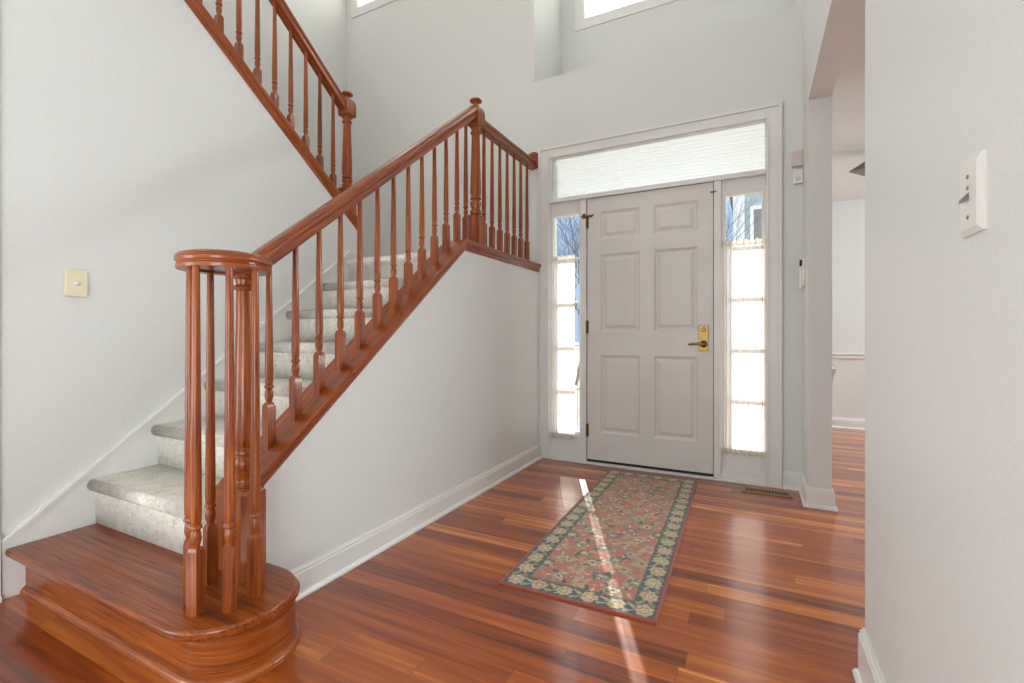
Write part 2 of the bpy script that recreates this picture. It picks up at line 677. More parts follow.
# outer left wall and back wall
struct('wall_outer', boxes((-2.75, XO, -7.2, 0, 0, CEIL)), 'wall')
bm = boxes((XO, 1.45, -7.2, -7.05, 0, CEIL))
struct('wall_back', bm, 'wall')

# wall under the first flight (sloped top)
bm = bmesh.new()
prism(bm, [(-2.458, 0), (0, 0), (0, 1.53), (-1.14, 1.53), (-2.458, shoe_z(-2.458) - 0.035)], 'x', -0.52, XS)
struct('wall_stair', bm, 'wall')
# wall that carries the second flight (top slopes the other way)
bm = bmesh.new()
yt = (1.015 - 3.05) / SL
prism(bm, [(-2.84, 0), (-1.02, 0), (-1.02, shoe2_z(-1.02) - 0.03), (yt, 3.02), (-2.84, 3.02)], 'x', -1.52, XL)
struct('wall_left', bm, 'wall')
bm = bmesh.new()
wall_cells(bm, 'y', -7.05, -2.84, 0, 3.02, -1.52, XL + 0.014, [(-6.5, -3.9, 0, 2.4)])  # rear opening added for the left fill lamp
struct('wall_left_near', bm, 'wall')
# right wall: stub, header, long pier with the switch
bm = bmesh.new()
wall_cells(bm, 'y', -7.05, 0.0, 0, CEIL, XR, XR + 0.116, [(-1.873, -0.315, 0, 2.365), (-6.7, -4.2, 0, 2.365)])  # opening behind the camera added for the right fill lamp
struct('wall_right', bm, 'wall')
# dining room
struct('wall_dining_left', boxes((1.442, 1.558, 0.15, 2.58, 0, 2.56)), 'wall')
struct('wall_dining_front', boxes((1.45, 5.2, 2.58, 2.75, 0, 2.56)), 'wall')
struct('wall_dining_right', boxes((5.0, 5.2, -3.1, 2.58, 0, 2.56)), 'wall')
struct('wall_dining_back', boxes((1.558, 5.0, -3.1, -3.0, 0, 2.56)), 'wall')

# unseen shells added round the side fill lamps to shut out sky light
struct('wall_left_fill_shell', boxes((-3.7, -3.6, -7.2, -3.3, 0, 2.5), (-3.6, -1.52, -3.4, -3.3, 0, 2.5), (-3.6, -1.52, -7.2, -7.1, 0, 2.5), (-3.7, -1.52, -7.2, -3.3, 2.5, 2.6)), 'wall')
struct('wall_right_fill_shell', boxes((3.6, 3.7, -7.2, -3.1, 0, 2.5), (1.558, 3.6, -7.2, -7.1, 0, 2.5), (1.558, 3.7, -7.2, -3.1, 2.5, 2.6)), 'wall')

baseboard('baseboard_stair', [(XS, -0.03), (XS, -2.40)][::-1])
baseboard('baseboard_front', [(1.327, 0), (XR, 0), (XR, -0.315), (XR + 0.116, -0.315), (XR + 0.116, 0.15), (1.558, 2.58), (5.0, 2.58)][:5], 0.115)
baseboard('baseboard_right', [(XR + 0.116, -3.0), (XR + 0.116, -1.873), (XR, -1.873), (XR, -4.2)], 0.15)
baseboard('baseboard_dining', [(1.558, 0.15), (1.558, 2.58), (5.0, 2.58)])
baseboard('baseboard_left_near', [(XL + 0.014, -3.9), (XL + 0.014, -2.84)], 0.25)


def chair_rail(name, pts, z):
    bm = bmesh.new()
    prof = [(0, 0), (0.010, 0), (0.014, 0.012), (0.012, 0.03), (0.020, 0.042), (0.026, 0.05), (0.026, 0.058), (0, 0.06)]
    for a, b in zip(pts, pts[1:]):
        sweep(bm, [(a[0], a[1], z), (b[0], b[1], z)], prof)
    return struct(name, bm, 'trim')


chair_rail('trim_dining_front', [(1.558, 2.58), (5.0, 2.58)], 0.745)
chair_rail('trim_dining_left', [(1.558, -0.29), (1.558, 2.56)], 0.745)

# skirt boards beside the carpeted flight
bm = bmesh.new()
top = lambda y: 2.471 + SL * y
pts = [(-2.835, 0.0), (-2.835, top(-2.835) + 0.006), (-1.105, top(-1.105)), (-1.02, 1.62), (-1.02, 1.40), (-2.56, 0.0)]
prism(bm, pts, 'x', XL, XL + 0.018)
for o0, o1, d in ((0.0, -0.012, 0.026), (-0.012, -0.026, 0.022)):
    prism(bm, [(-2.83, top(-2.83) + o0), (-1.10, top(-1.10) + o0), (-1.10, top(-1.10) + o1), (-2.83, top(-2.83) + o1)], 'x', XL, XL + d)
struct('trim_skirt_left', bm, 'trim')
bm = bmesh.new()
prism(bm, [(-2.46, 0.2), (-2.46, shoe_z(-2.46) - 0.03), (-1.14, 1.53), (-0.01, 1.53), (-0.01, 1.40), (-1.1, 1.4)], 'x', -0.534, -0.52)
struct('trim_skirt_right', bm, 'trim')
struct('baseboard_landing', boxes((XO, -0.53, -0.014, 0.0, 1.527, 1.64), (XO, XO + 0.014, -1.2, -0.014, 1.527, 1.64)), 'trim')

# ------------------------------------------------------------------ entry: casing, posts, transom, sidelights, door
bm = bmesh.new()
for x0, x1, s in ((-0.40, -0.312, 1), (1.237, 1.325, -1)):
    box(bm, x0, x1, -0.016, 0.0, 0.0, 2.512)
    ob = (x0, x0 + 0.02) if s > 0 else (x1 - 0.02, x1)
    ib = (x1 - 0.014, x1) if s > 0 else (x0, x0 + 0.014)
    box(bm, ob[0], ob[1], -0.028, -0.016, 0.0, 2.512)
    box(bm, ib[0], ib[1], -0.022, -0.016, 0.0, 2.438)
box(bm, -0.312, 1.237, -0.016, 0.0, 2.424, 2.512)
box(bm, -0.38, 1.305, -0.028, -0.016, 2.492, 2.512)
box(bm, -0.312, 1.237, -0.022, -0.016, 2.424, 2.438)
struct('trim_1', bm, 'trim', bevel=0.003)
# frame members between door, sidelights and transom
bm = boxes((-0.318, -0.306, -0.004, 0.15, 0.015, 2.43), (1.231, 1.243, -0.004, 0.15, 0.015, 2.43), (-0.318, 1.243, 0.0, 0.032, 2.416, 2.50),
           (-0.046, -0.001, -0.008, 0.15, 0.015, 2.066), (0.915, 0.962, -0.008, 0.15, 0.015, 2.066),
           (-0.306, 1.231, -0.010, 0.15, 2.066, 2.098), (-0.001, 0.915, 0.052, 0.064, 0.015, 2.066))
bm2 = boxes((-0.306, 1.231, -0.018, -0.008, 2.060, 2.074))
struct('trim_2', bm, 'trim', bevel=0.002)
struct('trim_3', bm2, 'trim', bevel=0.003)
struct('trim_threshold', boxes((-0.312, 1.237, -0.03, 0.15, 0.0, 0.015)), 'trim', bevel=0.004)


def sidelight(name, xa, xb, ga, gb):
    lo, hi = 0.235, 1.956
    bm = boxes((xa, ga, 0.012, 0.058, 0.015, 2.066), (gb, xb, 0.012, 0.058, 0.015, 2.066),
               (ga, gb, 0.012, 0.058, 0.015, lo), (ga, gb, 0.012, 0.058, hi, 2.066))
    for z in (1.607, 1.262, 0.917, 0.572):
        box(bm, ga, gb, 0.022, 0.05, z - 0.008, z + 0.008)
    # applied base strip and the shallow panel moulding
    box(bm, xa, xb, -0.002, 0.012, 0.015, 0.075)
    o = struct(name, bm, 'trim', bevel=0.003)
    g = obj('glass', boxes((ga, gb, 0.034, 0.038, lo, hi)), 'glass', o)
    return o


sidelight('window_1', -0.306, -0.046, -0.286, -0.064)
sidelight('window_2', 0.962, 1.231, 0.990, 1.209)
# transom
bm = boxes((-0.306, -0.294, 0.003, 0.03, 2.098, 2.416), (1.226, 1.231, 0.003, 0.03, 2.098, 2.416),
           (-0.294, 1.226, 0.003, 0.03, 2.098, 2.101), (-0.294, 1.226, 0.003, 0.03, 2.413, 2.416))
o = struct('window_3', bm, 'trim')
obj('glass', boxes((-0.294, 1.226, 0.010, 0.014, 2.101, 2.413)), 'glass', o)
bm = bmesh.new()
zz = [2.0985 + 0.0125 * i for i in range(28)]
va = [[bm.verts.new((x, 0.034 + (0.004 if i % 2 else 0.0), z)) for x in (-0.3175, 1.2425)] for i, z in enumerate(zz)]
for a, b in zip(va, va[1:]):
    bm.faces.new((a[0], a[1], b[1], b[0]))
tag(obj('pleated_shade', bm, 'shade'), 'white pleated shade filling the wide transom above the front door', 'window shade')

# front door: six raised panels
bm = bmesh.new()
DX0, DX1, DZ0, DZ1 = 0.004, 0.910, 0.034, 2.060
xs_ = [DX0, 0.108, 0.410, 0.510, 0.811, DX1]
zs_ = [DZ0, 0.243, 0.845, 1.026, 1.622, 1.737, 1.950, DZ1]
y0, y1 = 0.006, 0.050
for i in (0, 2, 4):
    box(bm, xs_[i], xs_[i + 1], y0, y1, DZ0, DZ1)
for i in (1, 3):
    for k in (0, 2, 4, 6):
        box(bm, xs_[i], xs_[i + 1], y0, y1, zs_[k], zs_[k + 1])
    for k in (1, 3, 5):
        a, b, c, d = xs_[i], xs_[i + 1], zs_[k], zs_[k + 1]
        box(bm, a, b, y0 + 0.020, y1 - 0.002, c, d)

        def ring(ins, y):
            return [bm.verts.new(p) for p in ((a + ins, y, c + ins), (b - ins, y, c + ins), (b - ins, y, d - ins), (a + ins, y, d - ins))]
        # sloped sticking around the opening, then the raised field with its chamfer
        r = [ring(0, y0 + 0.0005), ring(0.016, y0 + 0.013), ring(0.026, y0 + 0.0135), ring(0.048, y0 + 0.004)]
        for p, q in zip(r, r[1:]):
            for j in range(4):
                bm.faces.new((p[j], p[(j + 1) % 4], q[(j + 1) % 4], q[j]))
        bm.faces.new(r[-1])
door = struct('door_1', bm, 'door')
obj('door_sweep', boxes((DX0, DX1, 0.004, 0.048, 0.016, 0.033)), 'dark', door)
obj('gap_shade', boxes((DX1 + 0.0005, 0.9148, 0.012, 0.05, 0.016, 2.064), (-0.0008, DX0 - 0.0005, 0.02, 0.05, 0.016, 2.064), (0.0, 0.914, 0.012, 0.05, 2.0605, 2.0655)), 'dark', door)  # dark strips set in the door gaps to paint their shade
# lock plate with lever
plate = obj('lock_plate', boxes((0.816, 0.880, -0.001, 0.006, 0.886, 1.068)), 'brass', door, bevel=0.003)
bm = bmesh.new()
tube(bm, [(0.849, 0.0, 1.036), (0.849, -0.012, 1.036)], [0.017, 0.015], 16)
box(bm, 0.846, 0.852, -0.026, -0.012, 1.022, 1.050)
obj('thumb_turn', bm, 'brass', plate, bevel=0.002)
bm = bmesh.new()
tube(bm, [(0.849, 0.0, 0.936), (0.849, -0.008, 0.936), (0.849, -0.02, 0.936), (0.849, -0.045, 0.936)], [0.026, 0.024, 0.013, 0.012], 18)
tube(bm, [(0.862, -0.046, 0.936), (0.846, -0.048, 0.937), (0.815, -0.050, 0.938), (0.785, -0.050, 0.936), (0.755, -0.046, 0.932)], [0.011, 0.0125, 0.010, 0.009, 0.008], 12)
obj('lever_handle', bm, 'brass', plate)
for z in (1.88, 1.062, 0.258):
    bm = bmesh.new()
    tube(bm, [(0.001, -0.004, z - 0.05), (0.001, -0.004, z + 0.05)], 0.007, 10)
    box(bm, -0.012, 0.016, 0.0, 0.007, z - 0.048, z + 0.048)
    obj('hinge', bm, 'bronze', door)
bm = boxes((-0.04, 0.045, -0.013, 0.006, 1.915, 1.930), (-0.03, -0.005, -0.013, -0.006, 1.905, 1.945))
tube(bm, [(0.045, -0.018, 1.9225), (0.062, -0.018, 1.926)], 0.007, 8)
obj('swing_latch', bm, 'bronze', door, bevel=0.002)
obj('door_stop_latch', boxes((0.893, 0.932, -0.014, 0.006, 1.985, 1.992)), 'bronze', door)


# ------------------------------------------------------------------ sheer curtains on the sidelights
def curtain(xa, xb, z0, z1, label, seed, yb=-0.013, xr=None):
    rnd = random.Random(seed)
    t = thing('sheer_curtain', label, 'curtain', ((xa + xb) / 2, yb, z0), 'sheer curtains on the sidelights')
    nx, W_ = 110, xb - xa
    ph = [rnd.uniform(0, 6.28) for _ in range(4)]

    def yoff(u, amp):
        return amp * (0.6 * math.sin(2 * PI * u * 13 + ph[0] + 0.6 * math.sin(2 * PI * u * 3 + ph[1])) + 0.4 * math.sin(2 * PI * u * 21 + ph[2]))

    def sheet(zs, amps, sag=0.0, edge=0.0):
        bm = bmesh.new()
        rows = []
        for z, a in zip(zs, amps):
            k = (z - z0) / (z1 - z0)
            pinch = 0.004 * math.sin(PI * max(0, min(1, k)))
            row = []
            for i in range(nx + 1):
                u = i / nx
                x = xa + pinch + u * (W_ - 2 * pinch)
                dz = edge * 0.006 * math.sin(2 * PI * u * 9 + ph[3] + z * 40)
                row.append(bm.verts.new((x, yb - yoff(u, a), z + dz)))
            rows.append(row)
        for p, q in zip(rows, rows[1:]):
            for i in range(nx):
                f = bm.faces.new((p[i], p[i + 1], q[i + 1], q[i]))
                f.smooth = True
        return bm
    za, zb = z0 + 0.035, z1 - 0.032
    zs = [za + (zb - za) * i / 12 for i in range(13)]
    obj('panel', sheet(zs, [0.0075] * 13), 'sheer', t)
    obj('header_ruffle', sheet([zb - 0.003, zb + 0.012, z1 - 0.008, z1], [0.007, 0.010, 0.017, 0.015], edge=1), 'hem', t)
    obj('hem_ruffle', sheet([z0, z0 + 0.01, za - 0.01, za + 0.003], [0.016, 0.017, 0.010, 0.0075], edge=1), 'hem', t)
    xr = xr or xb
    for z in (za - 0.002, zb + 0.002):
        bm = bmesh.new()
        tube(bm, [(xa - 0.004, 0.013, z), (xa - 0.004, yb, z), (xa + 0.01, yb + 0.002, z), (xr - 0.01, yb + 0.002, z), (xr + 0.004, yb, z), (xr + 0.004, 0.013, z)], 0.003, 6)
        obj('curtain_rod', bm, 'white', t)
    if xr > xb:
        # strip added in the gap to split the sun streak in two
        obj('streak_splitter', boxes((xb + 0.015, xb + 0.020, yb - 0.001, yb + 0.001, z0 + 0.03, z1 - 0.03)), 'hem', t)
    return t


curtain(-0.294, -0.089, 0.176, 1.628, 'narrow white sheer curtain on the sidelight by the stair wall', 3, xr=-0.052)
curtain(0.952, 1.252, 0.190, 1.640, 'wide white sheer curtain on the sidelight beside the door lever', 5)

# ------------------------------------------------------------------ high windows with blinds


def high_window(n, x0, x1, z0, z1, yw, thick, label):
    # casing on the room side, sash, glass; the blind hangs inside the opening
    c = 0.085
    bm = boxes((x0 - c, x0 + 0.004, yw - 0.011, yw, z0 - c, z1 + c), (x1 - 0.004, x1 + c, yw - 0.011, yw, z0 - c, z1 + c),
               (x0, x1, yw - 0.011, yw, z0 - c, z0 + 0.004), (x0, x1, yw - 0.011, yw, z1 - 0.004, z1 + c))
    struct('trim_window_%d' % n, bm, 'trim', bevel=0.003)
    f = 0.035
    ya, yb = yw + thick - 0.05, yw + thick - 0.01
    bm = boxes((x0, x0 + f, ya, yb, z0, z1), (x1 - f, x1, ya, yb, z0, z1), (x0, x1, ya, yb, z0, z0 + f), (x0, x1, ya, yb, z1 - f, z1),
               (x0, x1, ya, yb, (z0 + z1) / 2 - 0.02, (z0 + z1) / 2 + 0.02))
    o = struct('window_%d' % n, bm, 'trim')
    obj('glass', boxes((x0, x1, ya + 0.016, ya + 0.02, z0, z1)), 'glass', o)
    t = thing('slat_blind', label, 'blind', ((x0 + x1) / 2, yw + 0.02, z0))
    bm = bmesh.new()
    z = z0 + 0.03
    while z < z1 - 0.03:
        prism(bm, [(yw + 0.014, z + 0.021), (yw + 0.0155, z + 0.0225), (yw + 0.0345, z - 0.020), (yw + 0.033, z - 0.0215)], 'x', x0 + 0.001, x1 - 0.001)
        z += 0.036
    obj('slats', bm, 'slat', t)
    obj('bottom_rail', boxes((x0 + 0.006, x1 - 0.006, yw + 0.004, yw + 0.05, z0 + 0.001, z0 + 0.014)), 'white', t)
    obj('head_rail', boxes((x0 + 0.006, x1 - 0.006, yw + 0.004, yw + 0.05, z1 - 0.03, z1)), 'white', t)


high_window(4, -2.40, -1.50, 4.305, 5.2, 0.0, 0.15, 'white slatted blind in the high window above the stair landing')
high_window(5, -0.235, 1.23, 3.90, 5.2, 0.63, 0.12, 'white slatted blind in the recessed window high above the front door')

# ------------------------------------------------------------------ starter step


def bull(front, back, cx, cy, r, xl, seg=20):
    """Outline (x,y): straight front, half-round right end, stops behind at the wall."""
    pts = [(xl, front), (cx, front)]
    for i in range(1, seg):
        a = -PI / 2 + PI * i / seg
        pts.append((cx + r * math.cos(a), cy + r * math.sin(a)))
    pts += [(cx, cy + r), (-0.386, cy + r), (-0.386, -2.4605), (-0.54, -2.4605), (-0.54, back), (xl, back)]
    return pts


t = thing('starter_step', 'polished oak bullnose step at the foot of the carpeted stairs', 'step', (-0.8, -2.63, 0))
bm = bmesh.new()
prism(bm, bull(-2.828, -2.540, -0.30, -2.635, 0.193, -1.3615), 'z', 0.160, 0.190)
obj('tread', bm, 'oakx', t, bevel=0.011, segs=4)
bm = bmesh.new()
prism(bm, bull(-2.770, -2.560, -0.30, -2.605, 0.165, -1.3615), 'z', 0.0, 0.160)
obj('riser', bm, 'oakbent', t, bend=(-0.30, -2.605, 0.165, False))
bm = bmesh.new()
path = [(-1.361, -2.770, 0), (-0.30, -2.770, 0)]
for i in range(1, 20):
    a = -PI / 2 + PI * i / 20
    path.append((-0.30 + 0.165 * math.cos(a), -2.605 + 0.165 * math.sin(a), 0))
path += [(-0.30, -2.44, 0), (-0.36, -2.44, 0)]
sweep(bm, path, [(-0.002, 0.0005), (0.016, 0.0005), (0.016, 0.008), (0.011, 0.018), (0.003, 0.024), (-0.002, 0.026)])
obj('base_moulding', bm, 'oakbent', t, bend=(-0.30, -2.605, 0.165, False))
bm = bmesh.new()
path2 = [(p[0], p[1], 0.144) for p in path]
sweep(bm, path2, [(-0.002, 0.0), (0.006, 0.0), (0.012, 0.008), (0.014, 0.0158), (-0.002, 0.0158)])
obj('cove_moulding', bm, 'oakbent', t, bend=(-0.30, -2.605, 0.165, False))

# ------------------------------------------------------------------ carpeted flight and landing
stair = thing('carpeted_stairs', 'flight of cream carpeted steps rising to the landing', 'stairs', (-0.95, -2.5, 0.19))
NY = [-2.580 + 0.239 * i for i in range(7)]
NZ = [0.384 + 0.1905 * i for i in range(7)]


def nosing(y, z, n=9):
    pts = []
    for i in range(n + 1):
        a = PI * 1.5 - PI * i / n     # from under, round the front, to the top
        pts.append((y + 0.026 + 0.027 * math.cos(a), z - 0.027 + 0.027 * math.sin(a)))
    return pts


for i in range(7):
    y, z = NY[i], NZ[i]
    zl = NZ[i - 1] - 0.006 if i else 0.1905
    yb = NY[i + 1] + 0.05 if i < 6 else -0.016
    pts = [(y + 0.030, zl)] + nosing(y, z) + [(yb, z), (yb, zl)]
    bm = bmesh.new()
    prism(bm, pts, 'x', -1.361, -0.535)
    for f in bm.faces:
        f.smooth = len(f.verts) == 4
    o = obj('step' if i < 6 else 'landing', bm, 'carpet', stair)
    if i < 6:
        sb = o.modifiers.new('weighted', 'WEIGHTED_NORMAL')
obj('landing', boxes((-2.535, -1.3605, -1.019, -0.0145, 1.34, NZ[6])), 'carpet', stair)


# ------------------------------------------------------------------ railings
def baluster_bm(h, block):
    """Square foot, turned collar, tapered shaft; z from 0 to h."""
    bm = bmesh.new()
    b = block
    square_stack(bm, [(0.0165, -0.02), (0.0165, b), (0.0115, b + 0.013)])
    lathe(bm, [(0.0112, b + 0.012), (0.0105, b + 0.018), (0.0138, b + 0.030), (0.0150, b + 0.040), (0.0138, b + 0.054), (0.0110, b + 0.063),
               (0.0130, b + 0.066), (0.0168, b + 0.068), (0.0172, b + 0.072), (0.0150, b + 0.077), (0.0128, b + 0.081), (0.0145, b + 0.092),
               (0.0150, b + 0.13), (0.0098, h + 0.012)], seg=14)
    return bm


PROTO = {}


def baluster(parent, x, y, z, h, block=0.195, rotz=0.0):
    key = (round(h, 3), round(block, 3))
    if key not in PROTO:
        o = obj('baluster', baluster_bm(h, block), 'oakz', parent, Matrix.Identity(4))
        o.matrix_basis = Matrix.Translation((x, y, z)) @ Matrix.Rotation(rotz, 4, 'Z')
        PROTO[key] = o
        return o
    return place_copy(PROTO[key], parent, (x, y, z), rotz)


def newel_bm(cx, cy, z0, zb, zs, zt, zc, zk, top=True):
    """Square foot z0..zb, turned collar zb..zs, tapered shaft zs..zt, collar to zc, square head zc..zk, cap."""
    bm = bmesh.new()
    H = 0.0445
    square_stack(bm, [(H, z0), (H, zb - 0.006), (H - 0.012, zb + 0.004)], cx, cy)
    d = zs - zb
    lathe(bm, [(0.033, zb + 0.002), (0.030, zb + 0.06 * d), (0.036, zb + 0.10 * d), (0.038, zb + 0.18 * d), (0.036, zb + 0.27 * d), (0.027, zb + 0.32 * d),
               (0.029, zb + 0.40 * d), (0.036, zb + 0.55 * d), (0.037, zb + 0.68 * d), (0.030, zb + 0.78 * d), (0.028, zb + 0.82 * d),
               (0.036, zb + 0.85 * d), (0.037, zb + 0.90 * d), (0.034, zb + 0.96 * d), (0.030, zs), (0.036, zs + 0.02), (0.036, zs + 0.06),
               (0.026, zt), (0.026, zt + 0.003), (0.034, zt + 0.008), (0.036, zt + 0.014), (0.033, zt + 0.02), (0.027, zt + 0.024), (0.029, zc - 0.012), (0.036, zc - 0.006), (0.036, zc + 0.002)], cx, cy, 20)
    if top:
        k = zk - zc
        square_stack(bm, [(0.036, zc), (H, zc + 0.010), (H, zc + 0.60 * k), (0.0435, zc + 0.70 * k), (0.040, zc + 0.80 * k), (0.034, zc + 0.90 * k), (0.024, zk)], cx, cy)
        lathe(bm, [(0.022, zk - 0.004), (0.016, zk + 0.006), (0.017, zk + 0.018), (0.030, zk + 0.024), (0.0400, zk + 0.029), (0.0405, zk + 0.035), (0.035, zk + 0.042), (0.020, zk + 0.047), (0.008, zk + 0.048)], cx, cy, 20)
    return bm


RAIL = [(-0.031, 0.0), (0.031, 0.0), (0.033, 0.003), (0.033, 0.024), (0.029, 0.028), (0.029, 0.031), (0.036, 0.035), (0.0375, 0.041), (0.036, 0.049), (0.028, 0.060), (0.014, 0.066),
        (-0.014, 0.066), (-0.028, 0.060), (-0.036, 0.049), (-0.0375, 0.041), (-0.036, 0.035), (-0.029, 0.031), (-0.029, 0.028), (-0.033, 0.024), (-0.033, 0.003)]


def stretch(prof, k):
    return [(a, b * k) for a, b in prof]


def shoe_prof(out):
    """Cap board with fillets over an apron on the room side; out=+1 room is at +x."""
    p = [(0.088, 0.0), (0.090, -0.006), (0.088, -0.020), (0.082, -0.024), (0.078, -0.030), (0.078, -0.044), (0.073, -0.050), (0.070, -0.062), (0.0665, -0.064),
         (0.0665, -0.030), (-0.066, -0.030), (-0.080, -0.030), (-0.082, -0.022), (-0.089, -0.020), (-0.090, -0.006), (-0.088, 0.0)]
    return [(out * a, b) for a, b in p]


ANG = math.atan(SL)


def slope_frame(x, y, z, sign=1):
    return Matrix.Translation((x, y, z)) @ Matrix.Rotation(sign * ANG, 4, 'X')


XM = -0.455
XV, YV = -0.315, -2.637
low = thing('stair_railing', 'oak railing of the first flight with its round volute over the bullnose step', 'railing', (-0.37, -2.54, 0.19))


def rail_z(y):
    return 3.1456 + 0.79 * y


# volute: the rail turns once round above the starter step
bm = bmesh.new()
ring = [(XV + 0.104 * math.cos(2 * PI * i / 40), YV + 0.104 * math.sin(2 * PI * i / 40), 1.195) for i in range(40)]
vprof = [(-0.026, 0.0), (0.024, 0.0), (0.025, 0.003), (0.025, 0.012), (0.021, 0.016), (0.021, 0.019), (0.026, 0.022), (0.0285, 0.030), (0.026, 0.040), (0.020, 0.046), (0.010, 0.050),
         (-0.010, 0.050), (-0.020, 0.046), (-0.026, 0.038), (-0.026, 0.024), (-0.022, 0.018), (-0.022, 0.014)]
sweep(bm, list(reversed(ring)), [(-a, b) for a, b in vprof], closed=True, smooth=True)
lathe(bm, [(0.080, 1.200), (0.080, 1.236)], XV, YV, 32)
obj('volute', bm, 'oakbent', low, bend=(XV, YV, 0.108, True))
# handrail of the first flight
bm = bmesh.new()
sweep(bm, [(XM + 0.02, -2.53, 1.192), (XM, -2.455, rail_z(-2.455)), (XM, -0.952, rail_z(-0.952))], stretch(RAIL, 1.26))
obj('handrail', bm, 'oaky', low, slope_frame(XM, -1.7, rail_z(-1.7)))
# starting newel, its foot on the step, and the landing newel
obj('newel_post', newel_bm(-0.362, -2.542, 0.190, 0.480, 0.622, 1.140, 1.192, 1.2, top=False), 'oakz', low, Matrix.Translation((-0.362, -2.542, 0.19)))
obj('newel_post', newel_bm(XM, -0.91, 1.560, 1.775, 1.900, 2.300, 2.352, 2.490), 'oakz', low, Matrix.Translation((XM, -0.91, 1.56)))
# sloping cap on the stair wall and the wooden end of that wall
bm = bmesh.new()
sweep(bm, [(XM, -2.478, shoe_z(-2.478)), (XM, -1.14, shoe_z(-1.14))], shoe_prof(1))
obj('stringer_cap', bm, 'oaky', low, slope_frame(XM, -1.8, shoe_z(-1.8)))
bm = bmesh.new()
box(bm, -0.545, XS + 0.006, -2.4745, -2.459, 0.1905, shoe_z(-2.478) - 0.03)
prism(bm, [(-2.556, 0.1905), (-2.4745, 0.1905), (-2.4745, shoe_z(-2.4745) - 0.002), (-2.556, shoe_z(-2.556) - 0.012)], 'x', -0.545, -0.408)
obj('wall_end_cap', bm, 'oakz', low)
# balusters round the volute (turned to face outward) and up the slope
for bx, by in ((-0.421, -2.621), (-0.362, -2.716), (-0.283, -2.743), (-0.212, -2.689), (-0.220, -2.603)):
    a = math.atan2(by - YV, bx - XV)
    baluster(low, bx, by, 0.190, 1.005, 0.178, a)
for y in [-2.387 + 0.1143 * i for i in range(11)]:
    baluster(low, XM, y, shoe_z(y), 0.667, 0.150)
for y in (-1.129, -1.030):
    z = 1.5695
    baluster(low, XM, y, z, rail_z(y) - z, 0.160)

land = thing('landing_railing', 'short level oak railing along the landing ending at the front wall', 'railing', (XM, -0.5, 1.53))
bm = bmesh.new()
sweep(bm, [(XM, -1.14, shoe_z(-1.14)), (XM, -1.125, 1.5695), (XM, -0.046, 1.5695)], shoe_prof(1))
obj('floor_rail', bm, 'oaky', land)
bm = bmesh.new()
sweep(bm, [(XM, -0.875, 2.362), (XM, -0.022, 2.362)], stretch(RAIL, 1.05))
obj('handrail', bm, 'oaky', land, Matrix.Translation((XM, -0.45, 2.36)))
bm = bmesh.new()
lathe(bm, [(0.072, 0.0005), (0.073, 0.010), (0.066, 0.016), (0.060, 0.017), (0.054, 0.022)], seg=32)
bmesh.ops.transform(bm, matrix=Matrix.Translation((XM, 0, 2.430)) @ Matrix.Rotation(PI / 2, 4, 'X'), verts=bm.verts)
obj('rosette', bm, 'oakx', land)
for y in (-0.805, -0.694, -0.581, -0.468, -0.354, -0.241, -0.127):
    baluster(land, XM, y, 1.5695, 2.362 - 1.5695, 0.170)

XU = -1.445
up = thing('upper_stair_railing', 'upper oak railing climbing away to the left above the tall white wall', 'railing', (XU, -1.05, 1.53))
bm = bmesh.new()
sweep(bm, [(XU, -2.75, shoe2_z(-2.75)), (XU, -1.018, shoe2_z(-1.018))], stretch(shoe_prof(1), 1.3))
obj('stringer_cap', bm, 'oaky', up, slope_frame(XU, -1.8, shoe2_z(-1.8), -1))
bm = bmesh.new()
r2 = lambda y: shoe2_z(y) + 0.708
sweep(bm, [(XU, -2.75, r2(-2.75)), (XU, -1.09, r2(-1.09))], stretch(RAIL, 1.26))
obj('handrail', bm, 'oaky', up, slope_frame(XU, -1.8, r2(-1.8), -1))
obj('newel_post', newel_bm(XU, -1.058, 1.74, 2.055, 2.140, 2.515, 2.565, 2.695), 'oakz', up, Matrix.Translation((XU, -1.058, 1.74)))
for i in range(11):
    y = -1.186 - 0.1125 * i
    baluster(up, XU, y, shoe2_z(y), 0.712, 0.150)

